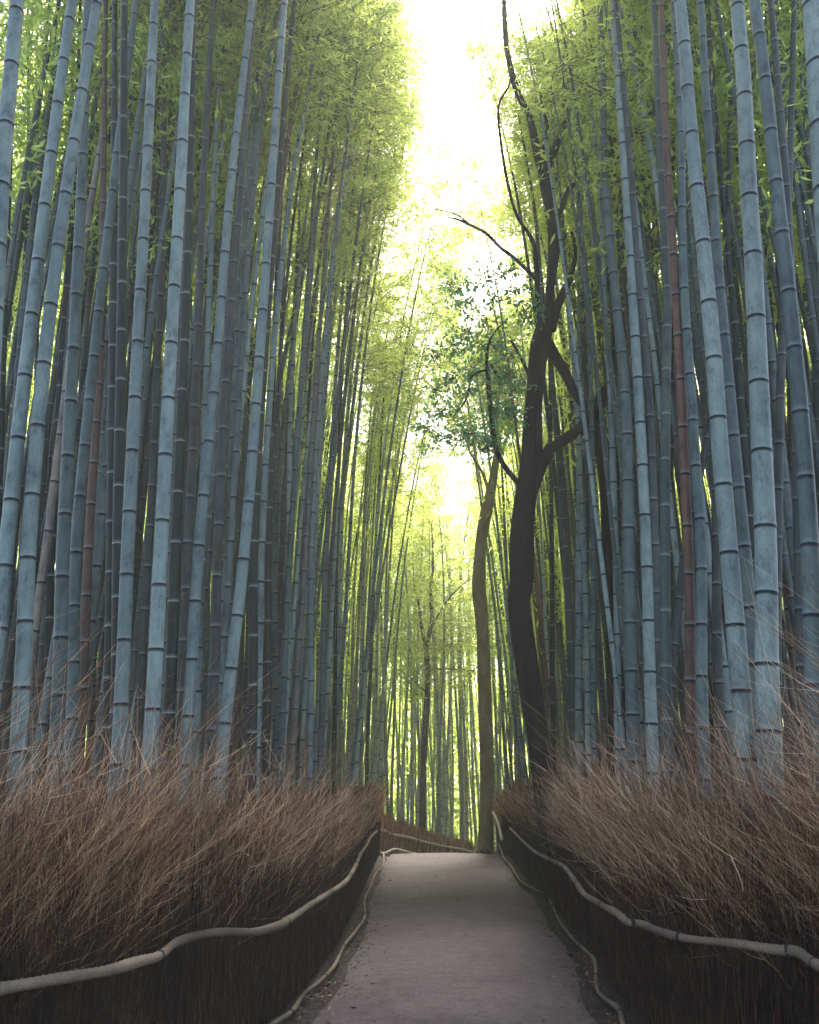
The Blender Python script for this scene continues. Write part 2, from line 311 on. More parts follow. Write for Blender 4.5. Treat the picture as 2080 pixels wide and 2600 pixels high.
def brush(fence, face, ylo, yhi, sgn, dens, H, hs, lean, seed, ysel=None):
    """sgn -1 left / +1 right. stems upright and packed, sprays above them"""
    g = np.random.default_rng(seed)
    def place(n, pw):
        u = g.random(n)**pw; y = ylo+u*(yhi-ylo); return np.where(y > yhi-.7, y+np.abs(g.normal(0, .16, n))-.1, y)
    # packed upright stems
    n = int(dens*1.35); y = place(n, 1.5); dep = g.random(n)**1.6*.5; x = face(y)+sgn*(.06+dep); z0 = gz(x, y)
    h = H*(.70+.95*g.random(n)**1.5); K = 4; t = np.linspace(0, 1, K)[None]
    fl = sgn*np.abs(g.normal(.02, .05, n))
    Px = x[:, None]+fl[:, None]*t**1.5+g.normal(0, .011, (n, K)); Py = y[:, None]+g.normal(.03, .16, n)[:, None]*t+g.normal(0, .014, (n, K)); Pz = z0[:, None]+h[:, None]*t
    P1 = np.stack([Px, Py, Pz], -1); sc1 = (.7+.05*y)
    R1 = np.broadcast_to((g.uniform(.0012, .0042, n)*sc1)[:, None]*(1-.55*t), (n, K))
    pp = [tubes(P1, R1, 3)]
    m = int(dens*.55); y = place(m, 1.5); z = g.random(m)*1.0; x = face(y)+sgn*(.012+g.random(m)*.05); l = g.uniform(.06, .30, m)
    d = np.stack([-sgn*np.abs(g.normal(0, .06, m)), g.normal(0, .38, m), np.ones(m)], 1)*l[:, None]; o = np.stack([x, y, gz(x, y)+z], 1)
    tt = np.linspace(0, 1, 4)[None, :, None]; P4 = o[:, None]+d[:, None]*tt+np.cumsum(g.normal(0, .008, (m, 4, 3)), 1)*tt
    pp.append(tubes(P4, (g.uniform(.0010, .0024, m)*(.7+.05*y))[:, None]*np.linspace(1, .5, 4)[None], 3))
    V, Q = cat(pp); mk('stems', V, Q, m_stem, fence)
    # feathery sprays: start partway up, arch over toward the path and forward
    n = int(dens*1.15); y = place(n, 1.5); dep = g.random(n)**.9*.70; x = face(y)+sgn*(.03+dep); z0 = gz(x, y)
    clump = .5+.5*np.sin(y*5.1+seed)*np.sin(y*2.3+seed*2)+.25*np.sin(y*13); st = np.where(dep < .10, .76, np.where(dep < .2, .60, .30))+.45*g.random(n)**1.2; hh = hs(y)*(.25+.85*g.random(n)**1.5)*(.82+.36*clump)
    K = 6; t = np.linspace(0, 1, K)[None]
    ln = hh*g.uniform(.8, 1.15, n)
    bd = (g.random(n) < .12); dx = -sgn*np.clip(g.normal(lean[0], .28, n), -.3, .8)*ln; dy = np.clip(g.normal(lean[1], .30, n), -.55, .65)*ln; dx = np.where(bd, dx*1.4, dx)
    Px = x[:, None]+dx[:, None]*t**1.35; Py = y[:, None]+dy[:, None]*t**1.35; Pz = z0[:, None]+st[:, None]+ln[:, None]*(t*1.0-.14*t**2)
    P2 = np.stack([Px, Py, Pz], -1)+np.cumsum(g.normal(0, .013, (n, K, 3)), 1)
    R2 = np.broadcast_to((g.uniform(.0008, .0017, n)*(.75+.06*y))[:, None]*(1.1-.8*t), (n, K))
    parts = [tubes(P2, R2, 3)]
    # side twiglets
    for rep in range(4):
        sel = g.random(n) < .95; b = P2[sel]; m = len(b); k = g.integers(1, 4, m); fr = g.random(m)[:, None]
        o = b[np.arange(m), k]*(1-fr)+b[np.arange(m), k+1]*fr
        d = b[np.arange(m), k+1]-b[np.arange(m), k]; d /= np.linalg.norm(d, axis=1, keepdims=True)
        d = d+g.normal(0, .38, (m, 3)); d /= np.linalg.norm(d, axis=1, keepdims=True)
        l = ln[sel]*g.uniform(.12, .42, m); tt = np.linspace(0, 1, 3)[None, :, None]
        P3 = o[:, None]+d[:, None]*l[:, None, None]*tt+np.array([0, 0, .05])*tt**2+np.cumsum(g.normal(0, .006, (m, 3, 3)), 1)*tt
        yy = b[:, 0, 1]; R3 = (g.uniform(.0007, .0015, m)*(.8+.07*yy))[:, None]*np.linspace(1, .35, 3)[None]
        parts.append(tubes(P3, R3, 3))
    V, Q = cat(parts); mk('sprays', V, Q, m_spray, fence)

def core(fence, face, ylo, yhi, sgn, H):  # solid slab added inside the brush to block light
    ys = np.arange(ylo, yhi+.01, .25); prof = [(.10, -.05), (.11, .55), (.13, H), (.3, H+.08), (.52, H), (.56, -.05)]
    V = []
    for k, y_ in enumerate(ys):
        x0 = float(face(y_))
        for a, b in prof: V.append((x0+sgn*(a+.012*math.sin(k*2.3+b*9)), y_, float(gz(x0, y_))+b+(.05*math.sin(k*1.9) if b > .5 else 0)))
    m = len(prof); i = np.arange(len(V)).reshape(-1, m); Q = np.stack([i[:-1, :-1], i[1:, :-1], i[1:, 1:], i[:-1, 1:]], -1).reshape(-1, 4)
    mk('added_core', np.array(V), Q, m_core, fence)

fL = empty('brushwood_fence', (facL(5), 5, gz(0, 5))); fR = empty('brushwood_fence', (facR(5), 5, gz(0, 5)))
def unloc(e):    # children keep world coordinates
    for c in e.children: c.location = -e.location
hsL = lambda y: np.interp(y, [2, 4, 6, 8, 12, 18, 21], [1.38, 1.30, 1.04, .68, .48, .55, .62])
hsR = lambda y: np.interp(y, [2, 4, 6, 8, 12, 18, 25], [1.65, 1.55, 1.20, .86, .60, .52, .62])
brush(fL, facL, 2.2, 21.3, -1, 27000, .95, hsL, (.20, .10), 3)
brush(fR, facR, 2.2, 25.0, 1, 29000, .95, hsR, (.23, .04), 4)
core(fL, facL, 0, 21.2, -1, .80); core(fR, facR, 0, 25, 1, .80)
def rp(l, h): return np.array([onpath(*p, h) for p in l])
for f, lo, up, s in ((fL, px_ll, px_lu, 1), (fR, px_rl, px_ru, -1)):
    Pl = rp(lo, .05)+np.array([.05*s, 0, 0]); Pu = rp(up, .70)+np.array([.03*s, 0, 0])
    a, P, u = rope('rope', Pu, .0275, f); tag(a, 'thick upper rope'); ties(a, P, u, [.45, .85, 1.5, 2.1, 3.0, 4.4, 6.5] if s < 0 else [1.1, 2.6, 4.2, 7.0], .026)
    b, P, u = rope('rope', Pl, .0185, f, 120); tag(b, 'thin lower rope at the foot'); ties(b, P, u, [.7, 1.9, 3.3, 5.5], .0175)
tag(fL, 'long brown brushwood fence with two ropes along the left edge of the path', 'fence')
tag(fR, 'long brown brushwood fence with two ropes along the right edge of the path', 'fence')

# far fence across the bend
ff = empty('brushwood_fence', (0, 25, gz(0, 25))); z7 = .348
up7 = [(290, 878), (340, 893), (400, 918), (520, 940), (600, 965), (750, 1000), (900, 1025), (985, 1048)]
FY = lambda k, m: 22.6+7.0*k/(m-1)
Pu = np.array([atY(860+a*z7, 1800+b*z7, FY(k, 8)) for k, (a, b) in enumerate(up7)])
fx = lambda y: np.interp(y, Pu[:, 1], Pu[:, 0])
g = np.random.default_rng(5)
def farbrush():
    n = 9000; u = g.random(n); y_ = 22.5+u*7.3; base = np.interp(y_, Pu[:, 1], Pu[:, 0]); zt = np.interp(y_, Pu[:, 1], Pu[:, 2])
    dep = g.random(n)*.5; P0 = np.stack([base-dep*.4-.01, y_+dep+.06, gz(base, y_)-.05], 1)
    hh = zt-P0[:, 2]+g.uniform(-.05, .50, n)*np.interp(u, [0, .5, 1], [1.0, .85, .6]); t = np.linspace(0, 1, 4)[None, :, None]
    d = np.stack([g.normal(.0, .06, n)-.0, g.normal(0, .06, n), hh], 1)
    P = P0[:, None]+d[:, None]*t+g.normal(0, .02, (n, 4, 3))*t
    R = np.broadcast_to((g.uniform(.006, .012, n))[:, None]*np.linspace(1, .3, 4)[None], (n, 4))
    V, Q = tubes(P, R, 3); mk('stems', V, Q, m_spray_lit, ff)
farbrush()
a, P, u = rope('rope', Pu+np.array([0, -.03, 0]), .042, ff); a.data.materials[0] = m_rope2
lo7 = [(300, 1050), (340, 1053), (410, 1025), (480, 1040), (560, 1060), (640, 1075)]
Pl = np.array([atY(860+p*z7, 1800+q*z7, 22.4+.55*k) for k, (p, q) in enumerate(lo7)])
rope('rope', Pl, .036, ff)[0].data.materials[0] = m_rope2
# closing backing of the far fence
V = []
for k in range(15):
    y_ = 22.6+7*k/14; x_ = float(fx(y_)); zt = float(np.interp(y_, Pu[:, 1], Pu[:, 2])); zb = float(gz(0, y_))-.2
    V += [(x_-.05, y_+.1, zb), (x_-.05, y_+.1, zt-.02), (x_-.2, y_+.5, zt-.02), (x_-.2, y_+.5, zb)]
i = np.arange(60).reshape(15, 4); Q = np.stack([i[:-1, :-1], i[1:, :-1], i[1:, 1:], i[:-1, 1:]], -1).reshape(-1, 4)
mk('added_core', np.array(V), Q, m_core, ff)
tag(ff, 'low reddish brushwood fence running across the far end where the path bends', 'fence')
for e in (fL, fR, ff): unloc(e)

# pale stick leaning at the far end of the right fence and the flat stones at the tree's foot
P = np.array([atY(1040+a*z6, 1700+b*z6, 21.6-.25*k) for k, (a, b) in enumerate([(350, 600), (365, 630), (378, 668), (388, 716)])])
P = catmull(P, 5); V, Q = limb(P, np.linspace(.028, .034, len(P)), 10, .05, 2)
tag(mk('stick', V, Q, m_rope2), 'pale pinkish stick leaning on the right fence beside the tan tree', 'stick')

# ------------------------------------------------------------------ bamboo
NV = 14
def culm_mesh(P, dia, name='culm', link_parent=None, nseg=NV, shared=False):
    """P: centreline points; builds internodes with ringed nodes"""
    P = catmull(P, 8); s = np.r_[0, np.cumsum(np.linalg.norm(np.diff(P, axis=0), axis=1))]; Lt = s[-1]
    us, rs, rg = [0.0], [1.0], [0.0]
    u = random.uniform(.05, .2); k = 0; r0 = dia/.11
    while u < Lt-.1:
        e = .55+.45*r0
        for du, rr, q in ((-.030, 1.0, 0), (-.010*e, 1.012, -1), (.002, 1.045, -1), (.010*e, 1.04, .9), (.022*e, 1.005, .5), (.05, .995, 0)):
            us.append(u+du); rs.append(rr); rg.append(q)
        st = (.27+.030*min(k, 8))*(.75+.25*r0)*random.uniform(.93, 1.07); us.append(u+st*.5); rs.append(1.0); rg.append(0); u += st; k += 1
    us = np.array(us); o = np.argsort(us); us = us[o]; rs = np.array(rs)[o]; rg = np.array(rg)[o]
    C_ = np.stack([np.interp(us, s, P[:, j]) for j in range(3)], 1)
    H = np.clip(us/16.0, 0, 1.1); R = dia/2*rs*np.clip(1-.42*H-.50*H**4, .05, 1)
    T = np.stack([np.interp(us, s, np.gradient(P[:, j], s)) for j in range(3)], 1); T /= np.linalg.norm(T, axis=1, keepdims=True)
    A = np.cross(T, [0, 1, 0]); A /= np.linalg.norm(A, axis=1, keepdims=True); B = np.cross(T, A)
    ang = np.arange(nseg)*2*math.pi/nseg
    V = C_[:, None]+R[:, None, None]*(A[:, None]*np.cos(ang)[None, :, None]+B[:, None]*np.sin(ang)[None, :, None])
    K = len(us); idx = np.arange(K*nseg).reshape(K, nseg); a, b = idx[:-1], idx[1:]
    Q = np.stack([a, np.roll(a, -1, 1), np.roll(b, -1, 1), b], -1).reshape(-1, 4)
    return V.reshape(-1, 3), Q, np.repeat(rg, nseg)

def crown_geo(seed, Lc=8.5, nb=70, rad=1.25, leafn=8, up=.5):
    """drooping leaf sprays round the top of a culm; z from 0 to Lc"""
    g = np.random.default_rng(seed); z = Lc*g.random(nb)**.85; a = g.uniform(0, 6.28, nb)
    fall = np.interp(z/Lc, [0, .2, .7, 1], [.45, 1, .8, .25]); l = rad*fall*g.uniform(.6, 1.25, nb)
    K = 6; t = np.linspace(0, 1, K)[None]
    P = np.stack([np.cos(a)[:, None]*l[:, None]*t, np.sin(a)[:, None]*l[:, None]*t, z[:, None]+l[:, None]*(up*1.5*t-.95*up*t**2.3)], -1)
    P += np.cumsum(g.normal(0, .025, P.shape), 1)*t[..., None]
    R = np.broadcast_to(.0075*np.linspace(1, .25, K)[None], (nb, K)); parts = [tubes(P, R, 3)]
    # twigs
    nt_ = nb*6; bi = g.integers(0, nb, nt_); k = g.integers(1, K-1, nt_); fr = g.random(nt_)[:, None]
    o = P[bi, k]*(1-fr)+P[bi, k+1]*fr; d = g.normal(0, 1, (nt_, 3)); d[:, 2] = d[:, 2]*.5-.15; d /= np.linalg.norm(d, axis=1, keepdims=True)
    tl = g.uniform(.18, .50, nt_); t3 = np.linspace(0, 1, 4)[None, :, None]
    PT = o[:, None]+d[:, None]*tl[:, None, None]*t3-np.array([0, 0, .14])*t3**2
    parts.append(tubes(PT, np.broadcast_to(.003*np.linspace(1, .4, 4)[None], (nt_, 4)), 3))
    # leaves
    nl = nt_*leafn; ti = g.integers(0, nt_, nl); fr = g.random(nl)[:, None]*2.98; k = fr[:, 0].astype(int); f = fr-k[:, None]
    c0 = PT[ti, k]*(1-f)+PT[ti, k+1]*f
    d = d[ti]*.5+g.normal(0, .6, (nl, 3)); d[:, 2] -= .45; d /= np.linalg.norm(d, axis=1, keepdims=True)
    w = np.cross(d, g.normal(0, 1, (nl, 3))); w /= np.linalg.norm(w, axis=1, keepdims=True)
    ll = g.uniform(.08, .155, nl)[:, None]; ww = ll*g.uniform(.085, .13, nl)[:, None]
    VL = np.stack([c0, c0+d*ll*.4+w*ww, c0+d*ll, c0+d*ll*.4-w*ww], 1).reshape(-1, 3)
    return cat(parts), (VL, np.arange(nl*4).reshape(-1, 4))
NCV = 6
crowns = []
for s in range(NCV):
    br, lf = crown_geo(100+s)
    crowns.append((mk('branches', *br, m_twig, link=False), mk('foliage', *lf, m_leaf, smooth=False, link=False), br, lf))

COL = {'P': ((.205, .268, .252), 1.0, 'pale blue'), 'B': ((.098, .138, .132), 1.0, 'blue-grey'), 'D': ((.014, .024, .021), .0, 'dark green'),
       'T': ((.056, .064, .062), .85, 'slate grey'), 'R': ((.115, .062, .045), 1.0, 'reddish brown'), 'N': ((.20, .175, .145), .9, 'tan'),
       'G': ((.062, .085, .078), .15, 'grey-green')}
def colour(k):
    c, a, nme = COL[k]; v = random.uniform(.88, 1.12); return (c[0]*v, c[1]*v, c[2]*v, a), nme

# traced culms: (colour, [(y, x), ...] photo pixels, width near the base, hedge-side)
TR = [
 ('P', [(0, 44), (460, 5), (1100, -30), (1800, -70)], 56),
 ('D', [(0, 40), (460, 23), (920, 7), (1380, -8), (1800, -20)], 24),
 ('T', [(0, 70), (460, 72), (920, 49), (1380, 30), (1800, 20)], 19),
 ('B', [(0, 88), (460, 97), (920, 93), (1380, 90), (1800, 88)], 17),
 ('P', [(0, 183), (460, 122), (920, 67), (1380, 18), (1800, -22)], 44),
 ('P', [(0, 248), (460, 172), (920, 112), (1380, 73), (1800, 53)], 43),
 ('D', [(0, 204), (460, 188), (920, 156), (1380, 131), (1800, 120)], 22),
 ('B', [(0, 224), (460, 208), (920, 185), (1380, 161), (1800, 148)], 38),
 ('R', [(0, 269), (460, 262), (920, 253), (1380, 225), (1800, 208)], 27),
 ('B', [(0, 286), (460, 278), (920, 260), (1380, 245), (1800, 232)], 18),
 ('D', [(0, 316), (460, 313), (920, 307), (1380, 300), (1800, 296)], 34),
 ('D', [(0, 292), (460, 290), (920, 286), (1380, 282), (1800, 274)], 29),
 ('B', [(0, 346), (460, 289), (920, 237), (1380, 194), (1800, 184)], 33),
 ('P', [(0, 394), (460, 372), (920, 347), (1380, 325), (1800, 307)], 38),
 ('T', [(0, 422), (460, 414), (920, 401), (1380, 378), (1800, 352)], 24),
 ('T', [(0, 443), (460, 436), (920, 425), (1380, 412), (1800, 404)], 14),
 ('B', [(0, 395), (460, 387), (920, 378), (1380, 357), (1800, 345)], 15),
 ('P', [(0, 484), (460, 458), (920, 432), (1380, 409), (1800, 388)], 41),
 ('B', [(0, 506), (460, 478), (920, 455), (1380, 435), (1800, 420)], 24),
 ('D', [(0, 492), (460, 483), (920, 466), (1380, 446), (1800, 430)], 32),
 ('T', [(0, 542), (460, 516), (920, 500), (1380, 477), (1800, 458)], 28),
 ('P', [(0, 641), (460, 587), (920, 550), (1380, 506), (1800, 479)], 32),
 ('B', [(0, 654), (460, 607), (920, 565), (1380, 524), (1800, 500)], 21),
 ('P', [(0, 566), (460, 543), (920, 526), (1380, 510), (1800, 500)], 24),
 ('B', [(0, 675), (460, 629), (920, 600), (1380, 583), (1800, 574)], 24),
 ('T', [(0, 646), (460, 612), (920, 577), (1380, 554), (1800, 540)], 30),
 ('D', [(0, 748), (460, 707), (920, 671), (1380, 646), (1800, 642)], 26),
 ('T', [(0, 727), (460, 693), (920, 662), (1380, 640), (1800, 626)], 20),
 ('P', [(0, 826), (460, 742), (920, 692), (1380, 665), (1800, 655)], 22),
 ('P', [(0, 722), (460, 690), (920, 658), (1380, 623), (1800, 576)], 33),
 ('D', [(0, 742), (460, 715), (920, 695), (1380, 682), (1800, 679)], 21),
 ('B', [(0, 760), (460, 732), (920, 712), (1380, 700), (1800, 700)], 16),
 ('T', [(0, 800), (460, 765), (920, 742), (1380, 716), (1800, 712)], 15),
 ('B', [(0, 830), (460, 800), (920, 768), (1380, 737), (1800, 718)], 18),
 ('N', [(0, 874), (460, 840), (920, 806), (1380, 777), (1800, 749)], 18),
 ('D', [(0, 860), (460, 828), (920, 790), (1380, 772), (1800, 762)], 13),
 ('P', [(0, 930), (460, 868), (920, 820), (1380, 792), (1800, 789)], 18),
 ('B', [(0, 1000), (460, 925), (920, 868), (1380, 829), (1800, 818)], 17),
 ('D', [(0, 960), (460, 905), (920, 870), (1380, 855), (1800, 850)], 12),
 ('D', [(300, 1030), (600, 1005), (920, 980), (1380, 954), (1800, 937)], 11),
 # right of the path
 ('G', [(0, 1287), (180, 1299), (500, 1353), (690, 1372), (900, 1396), (1200, 1422), (1500, 1441), (1900, 1459)], 22),
 ('P', [(100, 1384), (300, 1403), (540, 1426), (860, 1450), (1000, 1463), (1500, 1487), (1900, 1495)], 17),
 ('G', [(130, 1444), (360, 1462), (720, 1474), (1000, 1487), (1500, 1491), (1900, 1490)], 15),
 ('P', [(0, 1479), (200, 1495), (500, 1523), (820, 1539), (1000, 1550), (1500, 1566), (1900, 1570)], 20),
 ('B', [(0, 1523), (240, 1531), (500, 1539), (1000, 1587), (1400, 1597), (1800, 1606)], 36),
 ('P', [(0, 1555), (280, 1575), (500, 1591), (1000, 1622), (1400, 1642), (1850, 1656)], 34),
 ('T', [(80, 1571), (400, 1599), (660, 1618), (1000, 1648), (1400, 1664), (1800, 1676)], 26),
 ('T', [(0, 1618), (200, 1602), (480, 1598), (1000, 1592), (1800, 1590)], 16),
 ('G', [(120, 1638), (400, 1650), (660, 1666), (1000, 1671), (1500, 1675), (1800, 1676)], 15),
 ('G', [(0, 1660), (460, 1680), (780, 1694), (1100, 1690), (1740, 1692)], 31),
 ('R', [(0, 1678), (320, 1690), (580, 1706), (1000, 1730), (1500, 1751), (1800, 1755)], 30),
 ('D', [(80, 1714), (360, 1710), (900, 1705), (1800, 1700)], 20),
 ('B', [(280, 1726), (660, 1734), (980, 1754), (1240, 1771), (1400, 1781), (1800, 1784)], 31),
 ('P', [(72, 1734), (230, 1746), (480, 1770), (580, 1782), (900, 1812), (1140, 1829), (1580, 1867), (1840, 1889)], 51),
 ('B', [(0, 1778), (255, 1794), (480, 1810), (700, 1826), (1080, 1861), (1540, 1905), (1800, 1916)], 34),
 ('D', [(40, 1798), (250, 1814), (480, 1834), (860, 1869), (1120, 1889), (1400, 1909), (1800, 1926)], 24),
 ('P', [(72, 1877), (215, 1889), (480, 1901), (660, 1913), (1120, 1933), (1400, 1945), (1820, 1951)], 62),
 ('B', [(40, 1921), (190, 1941), (450, 1969), (830, 2012), (1240, 2048), (1580, 2064), (1900, 2076)], 50),
 ('T', [(0, 1957), (280, 1981), (480, 1997), (1000, 2020), (1800, 2040)], 31),
 ('T', [(0, 2018), (500, 2003), (900, 1985), (1300, 1976), (1800, 1972)], 28),
 ('G', [(0, 2036), (440, 2056), (980, 2072), (1500, 2090), (1900, 2096)], 22),
 ('P', [(0, 2066), (500, 2104), (1000, 2142), (1800, 2180)], 104),
 ('T', [(600, 1815), (1000, 1815), (1400, 1819), (1750, 1825)], 26),
 ('T', [(0, 1860), (400, 1852), (700, 1842), (1050, 1806), (1322, 1752), (1503, 1727), (1750, 1706)], 24),
 ('R', [(700, 2000), (1000, 2004), (1500, 2008), (1850, 2014)], 15),
 ('D', [(500, 2010), (1000, 2020), (1500, 2027), (1850, 2030)], 16),
 ('P', [(500, 1476), (800, 1471), (1240, 1471), (1800, 1470)], 20),
 ('B', [(0, 1462), (580, 1471), (820, 1494), (1160, 1505), (1800, 1509)], 17),
 ('D', [(500, 1548), (1000, 1560), (1240, 1567), (1740, 1579), (1900, 1582)], 17),
 ('D', [(900, 1396), (1380, 1401), (1800, 1404), (1950, 1405)], 15),
 ('B', [(1080, 1269), (1320, 1281), (1684, 1299), (1950, 1318)], 11),
 ('P', [(1412, 1239), (1560, 1258), (1684, 1269), (1950, 1284)], 9),
]
bamboos = []       # (object, px at the hedge, depth, colour name, kind)
def add_crown(root, base, tip, top_z, start, v, sx):
    """hang the branches and leaves along the upper culm"""
    br, lf = crowns[v][:2]; out = []
    for nm, me in (('branches', br), ('foliage', lf)):
        o = bpy.data.objects.new(nm, me); C.objects.link(o); o.parent = root
        o.location = Vector(start)-root.location; d = (Vector(tip)-Vector(start)); L_ = d.length
        o.rotation_mode = 'QUATERNION'; q = Vector((0, 0, 1)).rotation_difference(d.normalized())
        from mathutils import Quaternion
        o.rotation_quaternion = q @ Quaternion((0, 0, 1), random.uniform(0, 6.28)); o.scale = (sx, sx, L_/8.5)
        out.append(o)
    return out
for ti, (ck, pts, w) in enumerate(TR):
    dia = min(.085+.045*w/60, .15); zc = FPX*dia/w; Y0 = zc*.99
    side = -1 if pts[-1][1] < 1150 else 1
    # keep it behind its fence
    r = ray(pts[-1][1], pts[-1][0])
    for _ in range(60):
        X = r[0]/r[1]*Y0; lim = float((facL if side < 0 else facR)(min(Y0, 25)))
        if side*X > side*lim+.66 or Y0 > 24: break
        Y0 += .15; dia *= 1+.15/Y0
    drift = random.uniform(-.01, .03)
    P = [atY(x, y, Y0) for y, x in pts]; P = [atY(x, y, Y0+drift*(p[2])) for p, (y, x) in zip(P, pts)]
    P = sorted(P, key=lambda p: p[2]); g0 = float(gz(P[0][0], P[0][1]))
    k = (P[1]-P[0])/(P[1][2]-P[0][2]); P = [P[0]+k*(g0-.1-P[0][2])*.7*np.array([1, 1, 0])+np.array([0, 0, g0-.1-P[0][2]])]+P
    top = random.uniform(17, 20) if Y0 < 11 else random.uniform(15, 18); j = (P[-1]-P[-3])/(P[-1][2]-P[-3][2]); kk = j*1.0
    if P[-1][2] < top-1:
        for f in (.33, .66, 1): P.append(P[-1]+(kk+np.array([-side*.05*f, 0, 0]))*(top-P[-1][2])*(1 if f == 1 else .35)) if P[-1][2] < top-.5 else None
    P = np.array(P); root = empty('bamboo', P[0]); base = P[0].copy()
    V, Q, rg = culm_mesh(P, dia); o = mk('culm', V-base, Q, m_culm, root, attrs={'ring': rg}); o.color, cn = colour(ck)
    if side < 0: o.color = (o.color[0]*.74, o.color[1]*.78, o.color[2]*.80, o.color[3])  # left culms' colour darkened in place of lens vignetting
    vis = np.searchsorted(P[:, 2], top-8.0); vis = min(vis, len(P)-1)
    Pc = catmull(P, 6); st = Pc[np.argmin(abs(Pc[:, 2]-max(top-7.5, min(top-4, 2.2+1.22*Y0) if (Y0 < 12 or 1280 < pts[0][1] < 1450) else 10)))]
    ip = toimg((st+Pc[-1])/2)
    if not (Y0 < 12.5 and 1150 < ip[0] < 1500): add_crown(root, base, Pc[-1], top, st, ti % NCV, .9)
    bamboos.append((root, toimg((P[1]))[0] if len(P) > 1 else 0, Y0, cn, 'traced', w, side, pts))

# procedural culms behind the traced ones, sharing a dozen culm meshes
variants = []
for v in range(12):
    bx, by = random.uniform(-.25, .25), random.uniform(-.2, .2)
    P = np.array([(0, 0, -.1), (bx*.2, by*.2, 3.5), (bx, by, 8), (bx*1.2+.20, by, 12), (bx*1.2+.75, by*1.4, 16)])
    V, Q, rg = culm_mesh(P, .095, nseg=9); variants.append((mk('culm', V, Q, m_culm, attrs={'ring': rg}, link=False), P))
def proc(x, y, h, ck, tilt, rotz, kind, w=1.0, crown=True, low=.50, cs=1.1):
    root = empty('bamboo', (x, y, float(gz(x, y)))); me, P = random.choice(variants)
    s = h/16.0
    root.rotation_euler = (random.uniform(-.02, .02), tilt, 0)
    o = bpy.data.objects.new('culm', me); C.objects.link(o); o.parent = root; o.rotation_euler = (0, 0, rotz); o.scale = (s*w, s*w, s)
    cxy = Vector((P[:, 0].max(), 0, 0))
    o.color, cn = colour(ck); haze_lift = float(np.interp(y, [10, 16, 30, 45], [1.0, 1.55, 1.8, 2.0])); o.color = tuple(min(.42, c_*haze_lift) for c_ in o.color[:3])+(o.color[3],)  # culm colour lightened with depth to stand in for haze
    if crown:
        c, sn = math.cos(rotz), math.sin(rotz)
        def at_(z):
            q = [np.interp(z, P[:, 2], P[:, j]) for j in (0, 1)]; return Vector(((q[0]*c-q[1]*sn)*s*w, (q[0]*sn+q[1]*c)*s*w, z*s))
        a, b = at_(16*low), at_(16); d = b-a; wp = root.matrix_basis @ ((a+b)/2); ip = toimg(np.array([x, y, float(gz(x, y))])+np.array((a+b)/2)+np.array([math.sin(tilt)*((a+b)/2)[2], 0, 0])); clear = y < 13.4 and 1120 < ip[0] < 1520 and ip[1] > -500; v = random.randrange(NCV); sp = random.uniform(0, 6.28)
        from mathutils import Quaternion
        for nm, m_ in ((('branches', crowns[v][0]), ('foliage', crowns[v][1])) if not clear else ()):
            k = bpy.data.objects.new(nm, m_); C.objects.link(k); k.parent = root; k.location = a; k.rotation_mode = 'QUATERNION'
            k.rotation_quaternion = Vector((0, 0, 1)).rotation_difference(d.normalized()) @ Quaternion((0, 0, 1), sp); k.scale = (cs, cs, d.length/8.5)
    bamboos.append((root, toimg((x, y, 1.8))[0], y, cn, kind, 0, -1 if x < .2 else 1, None))
def cpick(): return random.choices(['B', 'P', 'T', 'D', 'G', 'N', 'R'], [26, 12, 22, 12, 14, 9, 6])[0]
placed = []
def free(x, y, d):
    return all((x-a)**2+(y-b)**2 > d*d for a, b in placed)
def fill(n, pxr, yr, side, xmin, pal=None):
    c = 0; tries = 0
    while c < n and tries < 9000:
        tries += 1; px = random.uniform(*pxr); y = random.uniform(*yr); r = ray(px, 2050); x = r[0]/r[1]*y
        lim = max(abs(float((facL if side < 0 else facR)(min(y, 24))))+.75, xmin)
        if side*x < lim or not free(x, y, .30): continue
        placed.append((x, y)); edge = side*x < lim+1.2
        tilt = -side*random.uniform(.01, .05 if edge else .035)*(.6 if y < 13 else 1); rotz = (math.pi if side > 0 else 0)+random.gauss(0, .5)
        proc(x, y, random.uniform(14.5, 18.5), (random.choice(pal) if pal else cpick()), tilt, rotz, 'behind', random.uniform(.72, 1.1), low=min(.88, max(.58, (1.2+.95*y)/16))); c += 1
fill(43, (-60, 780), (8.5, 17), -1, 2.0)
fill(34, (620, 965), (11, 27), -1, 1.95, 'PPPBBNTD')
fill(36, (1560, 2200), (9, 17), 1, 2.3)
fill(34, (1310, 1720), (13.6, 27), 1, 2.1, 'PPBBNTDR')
for x, y, t_ in ((-2.1, 15.5, .05), (-2.3, 18, .07), (-2.0, 21.5, .15), (-2.4, 23.5, .20), (-2.6, 25, .24), (-2.2, 27, .24), (-1.95, 19.5, .17), (-2.0, 17, .11), (2.4, 22, -.12), (2.7, 25.5, -.12), (3.4, 28, -.17), (-1.9, 29, .20), (3.0, 31, -.12)):
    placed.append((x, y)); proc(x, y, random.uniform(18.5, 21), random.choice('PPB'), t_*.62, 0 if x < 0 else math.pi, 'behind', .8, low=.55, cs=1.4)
c = 0
while c < 14:
    px = random.uniform(850, 985); y = random.uniform(22, 30); x = ray(px, 2100)[0]/ray(px, 2100)[1]*y
    if x > -1.45 or (y < 24 and x > -1.9) or not free(x, y, .28): continue
    placed.append((x, y)); proc(x, y, random.uniform(15, 18), random.choice('PPBN'), random.uniform(.01, .05), random.gauss(0, .5), 'behind', random.uniform(.75, 1.0), low=.6); c += 1
